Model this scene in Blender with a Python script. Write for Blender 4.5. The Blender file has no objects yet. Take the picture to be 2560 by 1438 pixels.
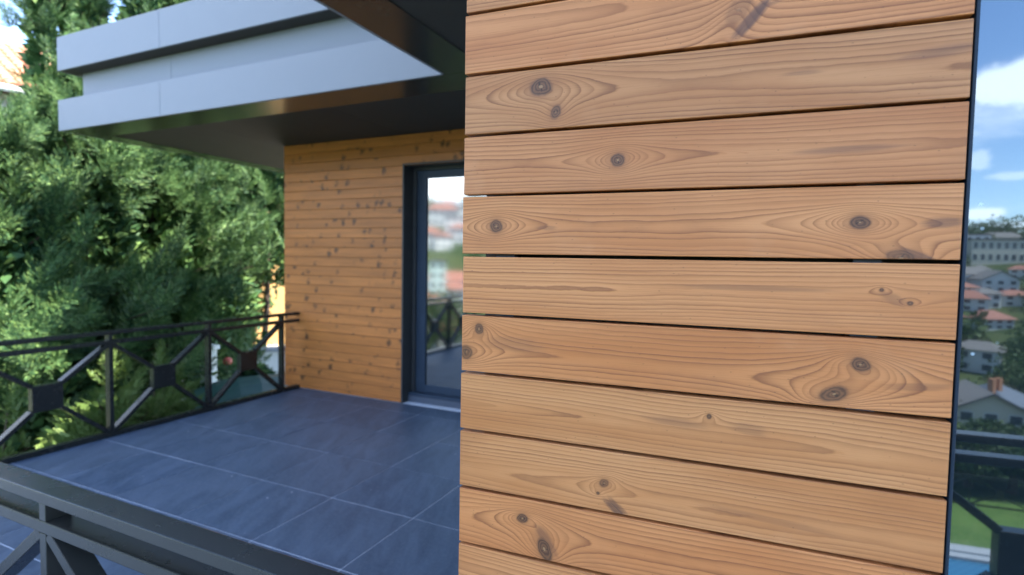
import bpy, bmesh, math, random
import numpy as np
from mathutils import Vector, Matrix

random.seed(7)
RNG = np.random.default_rng(11)
R = math.radians
scn = bpy.context.scene
COL = scn.collection

# ------------------------------------------------------------------ camera
FPX = 1385.574
YAW, PITCH, ROLL = 0.436318343, 0.0489803192, 0.0172598178
cam_d = bpy.data.cameras.new('camera')
cam = bpy.data.objects.new('camera', cam_d)
COL.objects.link(cam)
fw = Vector((-math.sin(YAW) * math.cos(PITCH), math.cos(YAW) * math.cos(PITCH), -math.sin(PITCH)))
rt = Vector((math.cos(YAW), math.sin(YAW), 0))
up = rt.cross(fw)
rr = rt * math.cos(ROLL) + up * math.sin(ROLL)
uu = -rt * math.sin(ROLL) + up * math.cos(ROLL)
cam.matrix_world = Matrix(((rr.x, uu.x, -fw.x, 0), (rr.y, uu.y, -fw.y, 0), (rr.z, uu.z, -fw.z, 0), (0, 0, 0, 1)))
cam_d.sensor_width = 36
cam_d.lens = FPX / 2560 * 36
cam_d.clip_start = 0.05
cam_d.clip_end = 6000
cam_d.dof.use_dof = True
cam_d.dof.focus_distance = 0.93
cam_d.dof.aperture_fstop = 3.6
cam_d.dof.aperture_blades = 7
scn.camera = cam

# ------------------------------------------------------------------ sky and sun
SUN_AZ, SUN_EL = 88.0, 60.0          # clockwise from +Y
world = bpy.data.worlds.new('World')
scn.world = world
world.use_nodes = True
wn, wl = world.node_tree.nodes, world.node_tree.links
wn.clear()
w_out = wn.new('ShaderNodeOutputWorld')
w_bg = wn.new('ShaderNodeBackground')
w_sky = wn.new('ShaderNodeTexSky')
w_sky.sky_type = 'NISHITA'
w_sky.sun_disc = False
w_sky.sun_elevation = R(SUN_EL)
w_sky.sun_rotation = R(SUN_AZ)
w_sky.air_density = 1.0
w_sky.dust_density = 0.15
w_sky.altitude = 1200
w_sky.ozone_density = 2.6
w_bg.inputs['Strength'].default_value = 0.14
wl.new(w_bg.outputs[0], w_out.inputs[0])

sun_d = bpy.data.lights.new('sun', 'SUN')
sun_d.energy = 4.6
sun_d.angle = R(0.53)
sun_d.color = (1.0, 0.94, 0.84)
sun = bpy.data.objects.new('sun', sun_d)
COL.objects.link(sun)
sdir = Vector((math.sin(R(SUN_AZ)) * math.cos(R(SUN_EL)), math.cos(R(SUN_AZ)) * math.cos(R(SUN_EL)), math.sin(R(SUN_EL))))
sun.rotation_euler = sdir.to_track_quat('Z', 'Y').to_euler()
sun.location = sdir * 40

scn.view_settings.view_transform = 'Standard'
scn.view_settings.look = 'None'
scn.view_settings.gamma = 1.0
scn.view_settings.exposure = 2.6
scn.view_settings.use_curve_mapping = False
scn.cycles.max_bounces = 8
scn.cycles.use_denoising = True


# ------------------------------------------------------------------ node helper
class X:
    """a value socket with arithmetic"""
    def __init__(s, g, sock): s.g, s.k = g, sock
    def _m(s, op, *o, clamp=False):
        n = s.g.nt.nodes.new('ShaderNodeMath'); n.operation = op; n.use_clamp = clamp
        for i, v in enumerate((s,) + o):
            if isinstance(v, X): s.g.nt.links.new(v.k, n.inputs[i])
            else: n.inputs[i].default_value = v
        return X(s.g, n.outputs[0])
    def __add__(s, o): return s._m('ADD', o)
    __radd__ = __add__
    def __sub__(s, o): return s._m('SUBTRACT', o)
    def __rsub__(s, o): return (s * -1.0) + o
    def __mul__(s, o): return s._m('MULTIPLY', o)
    __rmul__ = __mul__
    def __truediv__(s, o): return s._m('DIVIDE', o)
    def __pow__(s, o): return s._m('POWER', o)
    def sqrt(s): return s._m('SQRT')
    def exp(s): return s._m('EXPONENT')
    def frac(s): return s._m('FRACT')
    def sin(s): return s._m('SINE')
    def abs(s): return s._m('ABSOLUTE')
    def max(s, o): return s._m('MAXIMUM', o)
    def min(s, o): return s._m('MINIMUM', o)
    def clamp(s): return s._m('ADD', 0.0, clamp=True)
    def step(s, a, b):      # smoothstep a -> b
        n = s.g.nt.nodes.new('ShaderNodeMapRange'); n.interpolation_type = 'SMOOTHSTEP'
        s.g.nt.links.new(s.k, n.inputs[0])
        if a <= b:
            n.inputs[1].default_value, n.inputs[2].default_value, n.inputs[3].default_value, n.inputs[4].default_value = a, b, 0, 1
        else:
            n.inputs[1].default_value, n.inputs[2].default_value, n.inputs[3].default_value, n.inputs[4].default_value = b, a, 1, 0
        return X(s.g, n.outputs[0])


class G:
    def __init__(s, name):
        s.mat = bpy.data.materials.new(name); s.mat.use_nodes = True
        s.nt = s.mat.node_tree; s.nt.nodes.clear()
        s.out = s.nt.nodes.new('ShaderNodeOutputMaterial')
    def n(s, t, **kw):
        nd = s.nt.nodes.new(t)
        for k, v in kw.items(): setattr(nd, k, v)
        return nd
    def link(s, a, b): s.nt.links.new(a.k if isinstance(a, X) else a, b)
    def x(s, sock): return X(s, sock)
    def coord(s, kind='Object'):
        tc = s.n('ShaderNodeTexCoord'); sp = s.n('ShaderNodeSeparateXYZ')
        s.link(tc.outputs[kind], sp.inputs[0])
        return [X(s, sp.outputs[i]) for i in range(3)]
    def vec(s, x, y, z=0.0):
        c = s.n('ShaderNodeCombineXYZ')
        for i, v in enumerate((x, y, z)):
            if isinstance(v, X): s.link(v, c.inputs[i])
            else: c.inputs[i].default_value = v
        return c.outputs[0]
    def noise(s, v, scale=1.0, detail=2.0, rough=0.5, dist=0.0):
        nd = s.n('ShaderNodeTexNoise'); s.link(v, nd.inputs['Vector'])
        nd.inputs['Scale'].default_value = scale; nd.inputs['Detail'].default_value = detail
        nd.inputs['Roughness'].default_value = rough; nd.inputs['Distortion'].default_value = dist
        return X(s, nd.outputs[0])
    def voro(s, v, scale=1.0, rnd=1.0, feature='F1'):
        nd = s.n('ShaderNodeTexVoronoi', feature=feature); s.link(v, nd.inputs['Vector'])
        nd.inputs['Scale'].default_value = scale; nd.inputs['Randomness'].default_value = rnd
        return X(s, nd.outputs['Distance'])
    def mix(s, f, a, b, blend='MIX'):
        nd = s.n('ShaderNodeMix', data_type='RGBA', blend_type=blend)
        ins = nd.inputs
        if isinstance(f, X): s.link(f, ins[0])
        else: ins[0].default_value = f
        for v, i in ((a, 6), (b, 7)):
            if isinstance(v, (tuple, list)): ins[i].default_value = (*v, 1) if len(v) == 3 else v
            else: s.link(v, ins[i])
        return nd.outputs[2]
    def bsdf(s, color, rough=0.5, metal=0.0, spec=0.5, bump=None, bstr=0.2, bdist=0.01, coat=0.0, coat_rough=0.1):
        p = s.n('ShaderNodeBsdfPrincipled')
        if isinstance(color, (tuple, list)): p.inputs['Base Color'].default_value = (*color, 1)
        else: s.link(color, p.inputs['Base Color'])
        if isinstance(rough, X): s.link(rough, p.inputs['Roughness'])
        else: p.inputs['Roughness'].default_value = rough
        p.inputs['Metallic'].default_value = metal
        p.inputs['Specular IOR Level'].default_value = spec
        p.inputs['Coat Weight'].default_value = coat
        p.inputs['Coat Roughness'].default_value = coat_rough
        if bump is not None:
            b = s.n('ShaderNodeBump'); b.inputs['Strength'].default_value = bstr; b.inputs['Distance'].default_value = bdist
            s.link(bump, b.inputs['Height']); s.link(b.outputs[0], p.inputs['Normal'])
        s.link(p.outputs[0], s.out.inputs[0])
        return p
    def objrand(s):
        return X(s, s.n('ShaderNodeObjectInfo').outputs['Random'])


# clouds mixed into the sky, by direction
class _W(G):
    def __init__(s): s.nt = world.node_tree
g = _W()
CLOUDS = [((0.3772, -0.8953, 0.2371), 0.05, 0.034, 1.0), ((0.3686, -0.9266, 0.0746), 0.026, 0.01, 1.0), ((0.4099, -0.9104, 0.0571), 0.05, 0.007, 0.8), ((0.361, -0.9209, 0.1472), 0.016, 0.014, 0.5), ((0.3976, -0.9093, 0.1228), 0.03, 0.006, 0.5), ((-0.524, -0.8413, 0.1324), 0.1, 0.045, 1.0), ((-0.5346, -0.8244, 0.1858), 0.1, 0.03, 0.9)]
dx, dy, dz = g.coord('Generated')
den = dz.max(0.0) + 0.16
pv = g.vec(dx / den, dy / den, 3.7)
cl = g.noise(pv, 1.05, 7.0, 0.56, 0.25)
big = g.noise(g.vec(dx / den, dy / den, 9.1), 0.42, 2.0, 0.5)
cov = (cl * 0.72 + big * 0.5).step(0.62, 0.78) * dz.step(-0.02, 0.05)
haze_f = dz.step(0.10, -0.02) * 0.30
c1 = g.mix(haze_f, w_sky.outputs[0], (5.0, 5.6, 6.4))
def cloud(cov, d, ra, rb, dens):
    """one cumulus at a direction, with ragged edges"""
    c = Vector(d).normalized(); r = c.cross(Vector((0, 0, 1))).normalized(); u = r.cross(c)
    a = dx * r.x + dy * r.y; b = dx * u.x + dy * u.y + dz * u.z; w = dx * c.x + dy * c.y + dz * c.z
    wob = g.noise(g.vec(a * (1.1 / ra), b * (0.9 / rb), c.z * 50), 1.0, 6.0, 0.6) - 0.5
    dist = ((a * a) * (1.0 / ra ** 2) + (b * b) * (1.0 / rb ** 2)).sqrt() + wob * 1.7
    return cov.max(dist.step(1.15, 0.55) * w.step(0.0, 0.1) * dens)
for d, ra, rb, dens in CLOUDS: cov = cloud(cov, d, ra, rb, dens)
c2 = g.mix((cov * 0.92).clamp(), c1, (8.6, 8.9, 9.4))
wl.new(c2, w_bg.inputs['Color'])


# ------------------------------------------------------------------ materials
def plain(name, col, rough=0.5, metal=0.0, spec=0.5, var=0.12, scale=6.0, coat=0.0, bstr=0.05):
    g = G(name)
    x, y, z = g.coord('Object')
    n = g.noise(g.vec(x, y, z), scale, 5.0, 0.6)
    a = tuple(c * (1 - var) for c in col); b = tuple(min(1, c * (1 + var)) for c in col)
    g.bsdf(g.mix(n, a, b), (n * 0.12 + (rough - 0.06)), metal, spec, bump=n, bstr=bstr, bdist=0.002, coat=coat)
    return g.mat


def pine(name, seed, t0, z0, slope, ring, knots=(), stains=(), tone=(1, 1, 1), wig=1.0, bend=0.0):
    """sawn pine face: growth rings as level sets of the distance to a wandering pith, pushed aside by knots.
    x = along the plank, z = across it (object space)"""
    g = G(name)
    s, d, t = g.coord('Object')
    n1 = g.noise(g.vec(s * 2.6, t * 3.0, seed * 3.1), 1.0, 1.0) - 0.5
    n2 = g.noise(g.vec(s * 3.4, t * 5.0, seed * 5.7 + 20), 1.0, 1.0) - 0.5
    n3 = g.noise(g.vec(s * 22.0, t * 60.0, seed * 1.3 + 5), 1.0, 2.0) - 0.5
    tt = t - t0 + n1 * (0.022 * wig) + s * bend
    zz = n2 * (0.012 * wig) + s * slope + z0
    F = (tt * tt + zz * zz + 1e-6).sqrt() * (0.84 / ring)
    kmask = None; krings = None; halo = None; crack = None; pith = None
    for (ks, kt, rx, ry, rot, amp, dark) in knots:
        cs, sn = math.cos(rot), math.sin(rot)
        a = s - ks; b = t - kt
        u = a * cs + b * sn; v = b * cs - a * sn
        q = (u * u) * (1.0 / (rx * 2.6) ** 2) + (v * v) * (1.0 / (ry * 1.75) ** 2)
        q2 = (a * a) * (1.0 / (rx * 6.5) ** 2) + (b * b) * (1.0 / (ry * 2.1) ** 2)
        F = F - (q * -1.0).exp() * amp - (q2 * -1.0).exp() * (amp * 0.55)
        wob = g.noise(g.vec(a * 70.0, b * 70.0, ks * 91 + kt * 37), 1.0, 2.0) - 0.5
        dist = ((u * u) * (1.0 / rx ** 2) + (v * v) * (1.0 / ry ** 2)).sqrt() + wob * 0.42
        m = dist.step(1.15, 0.72) * dark
        rg = ((dist * 19.0 + wob * 6.0).sin() * 0.5 + 0.5) * m
        ca, sa = math.cos(ks * 77), math.sin(ks * 77)
        l1 = ((u * ca + v * sa) * (1.0 / rx) + wob * 0.75).abs(); l2 = ((v * ca - u * sa) * (1.0 / rx) + wob * 0.75).abs()
        ck = (l1.step(0.10, 0.03) * dist.step(0.62, 0.30)).max(l2.step(0.09, 0.02) * dist.step(0.30, 0.15) * 0.6) * (0.75 * dark)
        crack = ck if crack is None else crack.max(ck)
        pt = dist.step(0.20, 0.08) * dark
        pith = pt if pith is None else pith.max(pt)
        hl = dist.step(2.1, 0.9) * dark
        kmask = m if kmask is None else kmask.max(m)
        krings = rg if krings is None else krings.max(rg)
        halo = hl if halo is None else halo.max(hl)
    fine = g.noise(g.vec(s * 9.0, t * 900.0, seed + 2.0), 1.0, 2.0)
    F = F + n3 * 0.42 + seed * 0.37
    F = F + (g.noise(g.vec(F * 0.42, seed * 2.0, s * 0.4), 1.0, 1.0) - 0.5) * 1.5          # uneven years
    edge = g.noise(g.vec(s * 120.0, t * 500.0, seed), 1.0, 2.0) - 0.5                      # ragged ring edges
    f = (F + edge * 0.10).frac()
    late = (f ** 3.0) * f.step(1.0, 0.90)
    idn = g.noise(g.vec(s * 1.2, F * 0.83, seed + 31.0), 1.0, 1.0)           # some rings stronger than others
    late = late * idn.step(0.25, 0.75) * 0.72 + late * 0.38
    broad = g.noise(g.vec(s * 3.0, t * 16.0, seed + 11.0), 1.0, 3.0)
    patch = g.noise(g.vec(s * 6.0, t * 7.0, seed + 51.0), 1.0, 4.0, 0.6)
    pore = g.noise(g.vec(s * 45.0, t * 1400.0, seed + 8.0), 1.0, 1.0)
    tr, tg, tb = tone
    early = (0.500 * tr, 0.206 * tg, 0.073 * tb)
    early2 = (0.405 * tr, 0.141 * tg, 0.040 * tb)
    latec = (0.160 * tr, 0.050 * tg, 0.016 * tb)
    c = g.mix(broad.step(0.3, 0.72), early, early2)
    c = g.mix(f.step(0.15, 1.0) * 0.34, c, early2)
    c = g.mix((late * 1.0).clamp(), c, latec)
    c = g.mix(fine.step(0.50, 0.75) * 0.28, c, tuple(k * 0.55 for k in early2))
    c = g.mix(pore.step(0.66, 0.80) * 0.32, c, latec)
    c = g.mix(patch.step(0.52, 0.80) * 0.30, c, (0.27, 0.098, 0.034))
    c = g.mix(patch.step(0.40, 0.22) * 0.25, c, (0.50, 0.235, 0.105))
    for (ks, kt, rx, ry, rot, dark) in stains:
        cs, sn = math.cos(rot), math.sin(rot)
        a = s - ks; b = t - kt
        u = a * cs + b * sn; v = b * cs - a * sn
        wob = g.noise(g.vec(u * (0.5 / rx), v * (1.2 / ry), ks * 51 + 7), 1.0, 4.0, 0.65) - 0.5
        dist = ((u * u) * (1.0 / rx ** 2) + (v * v) * (1.0 / ry ** 2)).sqrt() + wob * 1.1
        streak = g.noise(g.vec(u * (0.7 / rx), v * (9.0 / ry), ks * 17), 1.0, 2.0)
        m = dist.step(1.1, 0.45) * (streak * 0.9 + 0.5) * (dark * 1.25)
        c = g.mix((m.clamp() * 0.9), c, (0.080, 0.033, 0.022))
    if kmask is not None:
        c = g.mix((halo * 0.42).clamp(), c, (0.24, 0.088, 0.030))
        kc = g.mix(krings, (0.130, 0.050, 0.021), (0.038, 0.016, 0.008))
        c = g.mix((kmask * 0.95).clamp(), c, kc)
        c = g.mix(crack.clamp(), c, (0.012, 0.007, 0.005))
        c = g.mix(pith.clamp() * 0.8, c, (0.34, 0.17, 0.075))
    sp = g.voro(g.vec(s * 55.0, t * 95.0, seed), 1.0)
    c = g.mix(sp.step(0.09, 0.04) * 0.5, c, (0.10, 0.045, 0.02))
    g.bsdf(c, (late * 0.1 + fine * 0.12 + 0.40), spec=0.42, bump=late * 0.7 + fine * 0.6 + pore * 0.3, bstr=0.34, bdist=0.0007)
    return g.mat


def far_pine():
    g = G('pine_boards_knotty')
    s, d, t = g.coord('Object')
    r = g.objrand()
    so = s + r * 57.0
    n1 = g.noise(g.vec(so * 1.6, t * 4.0, r * 40.0), 1.0, 1.0) - 0.5
    tt = t + (r - 0.5) * 0.08 + n1 * 0.05
    F = (tt * tt + 0.0006).sqrt() * 150.0 + g.noise(g.vec(so * 9.0, t * 40.0, r * 9.0), 1.0, 2.0) * 0.7
    kw = g.noise(g.vec(so * 26.0, t * 42.0, r * 7.0), 1.0, 3.0, 0.65)
    pres = g.noise(g.vec(so * 2.2, r * 33.0, 0.0), 1.0, 1.0)
    kd = g.voro(g.vec(so * 7.5 + kw * 0.7, t * 6.5 + kw * 1.1, r * 80.0), 1.0, 1.0) + (pres.step(0.58, 0.36) * 0.06) + (kw - 0.5) * 0.30
    F = F + kd.step(0.45, 0.0) * 3.0
    f = F.frac(); late = (f ** 3.0) * f.step(1.0, 0.88)
    broad = g.noise(g.vec(so * 2.0, t * 14.0, r * 30.0), 1.0, 3.0)
    tone = g.mix(r, (0.54, 0.186, 0.042), (0.65, 0.230, 0.056))
    c = g.mix(broad.step(0.3, 0.75) * 0.5, tone, (0.33, 0.115, 0.030))
    c = g.mix(late * 0.55, c, (0.20, 0.070, 0.022))
    gst = g.noise(g.vec(so * 3.0, t * 120.0, r * 3.0), 1.0, 3.0)
    c = g.mix(gst.step(0.5, 0.75) * 0.4, c, (0.25, 0.085, 0.024))
    c = g.mix(kd.step(0.36, 0.14) * 0.6, c, (0.20, 0.075, 0.026))
    c = g.mix(kd.step(0.285, 0.13) * 0.78, c, (0.085, 0.036, 0.016))
    g.bsdf(c, 0.45, spec=0.4, bump=late, bstr=0.1, bdist=0.001)
    return g.mat


def tile_mat():
    g = G('slate_tile')
    x, y, z = g.coord('Object')
    r = g.objrand()
    st = g.noise(g.vec(x * 9.0 + y * 4.0 + r * 31, y * 2.0 - x * 1.2, r * 17.0), 1.0, 7.0, 0.68, 0.5)
    cloud = g.noise(g.vec(x + r * 9, y, r * 5.0), 2.6, 4.0, 0.6)
    gr = g.noise(g.vec(x * 1.0, y * 0.5, r * 3.0), 75.0, 5.0, 0.8)
    c = g.mix(st.step(0.30, 0.72), (0.031, 0.056, 0.096), (0.080, 0.116, 0.176))
    c = g.mix(cloud.step(0.45, 0.75) * 0.45, c, (0.060, 0.092, 0.142))
    c = g.mix(r * 0.25, c, (0.085, 0.110, 0.150))
    c = g.mix(gr.step(0.44, 0.66) * 0.45, c, (0.125, 0.155, 0.200))
    sp = g.voro(g.vec(x + r * 13, y + r * 3, 0.0), 4.5)
    sp2 = g.voro(g.vec(x + r * 5, y + r * 23, 0.0), 11.0)
    c = g.mix((sp.step(0.040, 0.018) + sp2.step(0.035, 0.01) * 0.5).clamp() * 0.8, c, (0.46, 0.50, 0.56))
    g.bsdf(c, st * 0.16 + 0.44, spec=0.36, bump=st * 0.5 + gr * 0.5, bstr=0.25, bdist=0.003)
    return g.mat


def leaf_mat(name, a, b, tip, scale=1.3, trans=0.13, rough=0.6):
    g = G(name)
    geo = g.n('ShaderNodeNewGeometry')
    ri = X(g, geo.outputs['Random Per Island'])
    sp = g.n('ShaderNodeSeparateXYZ'); g.link(geo.outputs['Position'], sp.inputs[0])
    x, y, z = [X(g, sp.outputs[i]) for i in range(3)]
    n = g.noise(g.vec(x, y, z), scale, 3.0)
    c = g.mix(n.step(0.32, 0.68), a, b)
    c = g.mix(ri.step(0.40, 1.0) * 0.85, c, tip)
    p = g.bsdf(c, rough, spec=0.3)
    t = g.n('ShaderNodeBsdfTranslucent'); g.link(c, t.inputs[0])
    m = g.n('ShaderNodeMixShader'); m.inputs[0].default_value = trans
    g.link(p.outputs[0], m.inputs[1]); g.link(t.outputs[0], m.inputs[2]); g.link(m.outputs[0], g.out.inputs[0])
    return g.mat


def mirror_glass(name, fac, tint, base=(0.006, 0.010, 0.013), rough=0.0):
    """coated glazing: outer reflection over a dark interior, with dried water spots"""
    g = G(name)
    x, y, z = g.coord('Object')
    d = g.voro(g.vec(x, y, z), 34.0)
    pick = g.noise(g.vec(x, y, z), 7.0, 1.0)
    spots = d.step(0.10, 0.04) * pick.step(0.56, 0.66)
    p = g.bsdf(g.mix(spots, base, (0.30, 0.36, 0.40)), 0.05, spec=0.5)
    gl = g.n('ShaderNodeBsdfGlossy'); gl.inputs['Color'].default_value = (*tint, 1); gl.inputs['Roughness'].default_value = rough
    m = g.n('ShaderNodeMixShader')
    g.link((spots * (-0.6 * fac)) + fac, m.inputs[0])
    g.link(p.outputs[0], m.inputs[1]); g.link(gl.outputs[0], m.inputs[2]); g.link(m.outputs[0], g.out.inputs[0])
    return g.mat


def lawn_mat(name='ground_cover'):
    g = G(name)
    x, y, z = g.coord('Object')
    n = g.noise(g.vec(x, y, z), 0.35, 5.0, 0.6)
    n2 = g.noise(g.vec(x, y, z), 9.0, 4.0, 0.7)
    c = g.mix(n.step(0.35, 0.65), (0.045, 0.105, 0.018), (0.085, 0.15, 0.03))
    n3 = g.noise(g.vec(x, y, z), 2.2, 4.0, 0.7)
    c = g.mix(n2.step(0.45, 0.75) * 0.7, c, (0.15, 0.18, 0.06))
    c = g.mix(n3.step(0.5, 0.7) * 0.5, c, (0.03, 0.07, 0.014))
    g.bsdf(c, 0.8, spec=0.2, bump=n2, bstr=0.6, bdist=0.08)
    return g.mat


def terrain_mat():
    g = G('hillside_scrub')
    x, y, z = g.coord('Object')
    n = g.noise(g.vec(x, y, z), 0.05, 6.0, 0.65)
    n2 = g.noise(g.vec(x, y, z), 0.9, 4.0, 0.7)
    c = g.mix(n.step(0.4, 0.62), (0.026, 0.050, 0.016), (0.062, 0.082, 0.030))
    c = g.mix(n2.step(0.52, 0.75) * 0.5, c, (0.15, 0.12, 0.075))
    g.bsdf(c, 0.9, spec=0.1, bump=n2, bstr=0.8, bdist=0.3)
    return g.mat


def litter_mat():
    g = G('yard_litter')
    x, y, z = g.coord('Object')
    n = g.noise(g.vec(x, y, z), 0.9, 5.0, 0.65)
    n2 = g.noise(g.vec(x, y, z), 26.0, 4.0, 0.7)
    c = g.mix(n.step(0.42, 0.6), (0.10, 0.075, 0.055), (0.23, 0.21, 0.20))
    c = g.mix(n2.step(0.45, 0.75) * 0.7, c, (0.05, 0.045, 0.03))
    g.bsdf(c, 0.9, spec=0.15, bump=n2, bstr=0.7, bdist=0.04)
    return g.mat


def roof_tile_mat():
    g = G('terracotta_tile')
    x, y, z = g.coord('Object')
    r = g.objrand()
    n = g.noise(g.vec(x, y, r * 20.0), 9.0, 4.0, 0.6)
    c = g.mix(r, (0.40, 0.155, 0.085), (0.56, 0.27, 0.165))
    c = g.mix(n.step(0.45, 0.8) * 0.5, c, (0.62, 0.42, 0.32))
    g.bsdf(c, 0.75, spec=0.3, bump=n, bstr=0.3, bdist=0.01)
    return g.mat


def paint_metal(name, col, rough, coat=0.3, spec=0.5, dirt=0.35):
    g = G(name)
    x, y, z = g.coord('Object')
    n = g.noise(g.vec(x, y, z), 14.0, 4.0, 0.6)
    n2 = g.noise(g.vec(x, y, z), 240.0, 2.0, 0.6)
    dust = g.noise(g.vec(x, y, z), 3.0, 5.0, 0.7)
    c = g.mix(dust.step(0.5, 0.8) * dirt, col, tuple(min(1, k * 1.5 + 0.01) for k in col))
    g.bsdf(c, n * 0.14 + (rough - 0.07), spec=spec, bump=n2 * 0.6 + n * 0.4, bstr=0.05, bdist=0.001, coat=coat)
    return g.mat


M = {}
M['rail'] = paint_metal('charcoal_railing_paint', (0.021, 0.0215, 0.0195), 0.26, 0.06, 0.36)
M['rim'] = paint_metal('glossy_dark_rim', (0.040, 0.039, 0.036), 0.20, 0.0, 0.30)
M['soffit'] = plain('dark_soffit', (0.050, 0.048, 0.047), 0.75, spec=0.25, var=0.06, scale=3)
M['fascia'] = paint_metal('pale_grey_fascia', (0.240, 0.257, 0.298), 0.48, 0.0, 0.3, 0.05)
M['core'] = plain('roof_core_grey', (0.16, 0.165, 0.17), 0.7)
M['frame'] = paint_metal('blue_grey_frame', (0.032, 0.050, 0.078), 0.5, 0.0, 0.25)
M['black'] = paint_metal('black_reveal', (0.040, 0.042, 0.045), 0.5, 0.0)
M['membrane'] = plain('dark_membrane', (0.060, 0.056, 0.054), 0.85)
M['batten'] = plain('galvanised_batten', (0.060, 0.074, 0.105), 0.5, metal=0.0)
M['trim'] = paint_metal('navy_edge_trim', (0.008, 0.016, 0.030), 0.5, 0.0, 0.25)
M['farpine'] = far_pine()
M['tile'] = tile_mat()
M['grout'] = plain('pale_grout', (0.60, 0.65, 0.74), 0.9, scale=40)
M['stone'] = plain('grey_riser_stone', (0.065, 0.080, 0.110), 0.6, scale=20)
M['bark'] = plain('brown_bark', (0.085, 0.058, 0.040), 0.9, var=0.4, scale=16, bstr=0.6)
M['conifer'] = leaf_mat('conifer_sprays', (0.018, 0.056, 0.023), (0.054, 0.118, 0.034), (0.148, 0.235, 0.070))
M['shrubleaf'] = leaf_mat('fresh_conifer_sprays', (0.060, 0.115, 0.022), (0.095, 0.15, 0.032), (0.15, 0.21, 0.05))
M['broadleaf'] = leaf_mat('broadleaf_canopy', (0.035, 0.072, 0.020), (0.070, 0.105, 0.028), (0.10, 0.14, 0.04), scale=0.09, trans=0.2)
M['lawn'] = lawn_mat()
M['terrain'] = terrain_mat()
M['litter'] = litter_mat()
M['rooftile'] = roof_tile_mat()
M['ochre'] = plain('ochre_render', (0.58, 0.34, 0.13), 0.8, scale=3)
M['white'] = plain('white_render', (0.72, 0.71, 0.68), 0.8, scale=2, var=0.06)
M['cream'] = plain('cream_render', (0.66, 0.60, 0.48), 0.8, scale=1, var=0.06)
M['mint'] = plain('mint_render', (0.55, 0.70, 0.62), 0.7, scale=1, var=0.06)
M['redroof'] = plain('red_tiled_roof', (0.31, 0.125, 0.085), 0.8, scale=1.5, var=0.3)
M['greyroof'] = plain('grey_shingle_roof', (0.16, 0.145, 0.135), 0.8, scale=1.5, var=0.25)
M['slateroof'] = plain('slate_blue_roof', (0.10, 0.12, 0.155), 0.7, scale=1.5, var=0.25)
M['winglass'] = plain('window_glass_dark', (0.05, 0.07, 0.09), 0.1)
M['brick'] = plain('orange_chimney_brick', (0.45, 0.20, 0.10), 0.85)
M['gutter'] = plain('white_gutter', (0.75, 0.76, 0.76), 0.5, var=0.04)
M['coping'] = plain('pale_pool_coping', (0.30, 0.31, 0.33), 0.7, scale=4)
M['poolline'] = plain('pool_band', (0.05, 0.12, 0.17), 0.4)
M['teal'] = plain('teal_cover', (0.005, 0.042, 0.034), 0.5, var=0.4, scale=2.0)
M['red'] = plain('red_paint', (0.36, 0.055, 0.03), 0.5)
M['glass'] = mirror_glass('coated_window_glass', 0.135, (0.66, 0.84, 1.0), rough=0.012)
M['doorglass'] = mirror_glass('coated_door_glass', 0.30, (0.90, 0.97, 1.0), rough=0.055)


def water_mat():
    g = G('pool_water')
    x, y, z = g.coord('Object')
    ck = g.n('ShaderNodeTexChecker'); g.link(g.vec(x, y, 0.0), ck.inputs['Vector']); ck.inputs['Scale'].default_value = 10.0
    ck.inputs['Color1'].default_value = (0.025, 0.11, 0.21, 1); ck.inputs['Color2'].default_value = (0.04, 0.15, 0.25, 1)
    n = g.noise(g.vec(x, y, z), 5.0, 3.0)
    g.bsdf(ck.outputs[0], 0.06, spec=0.4, bump=n, bstr=0.08, bdist=0.03)
    return g.mat
M['water'] = water_mat()


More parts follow.
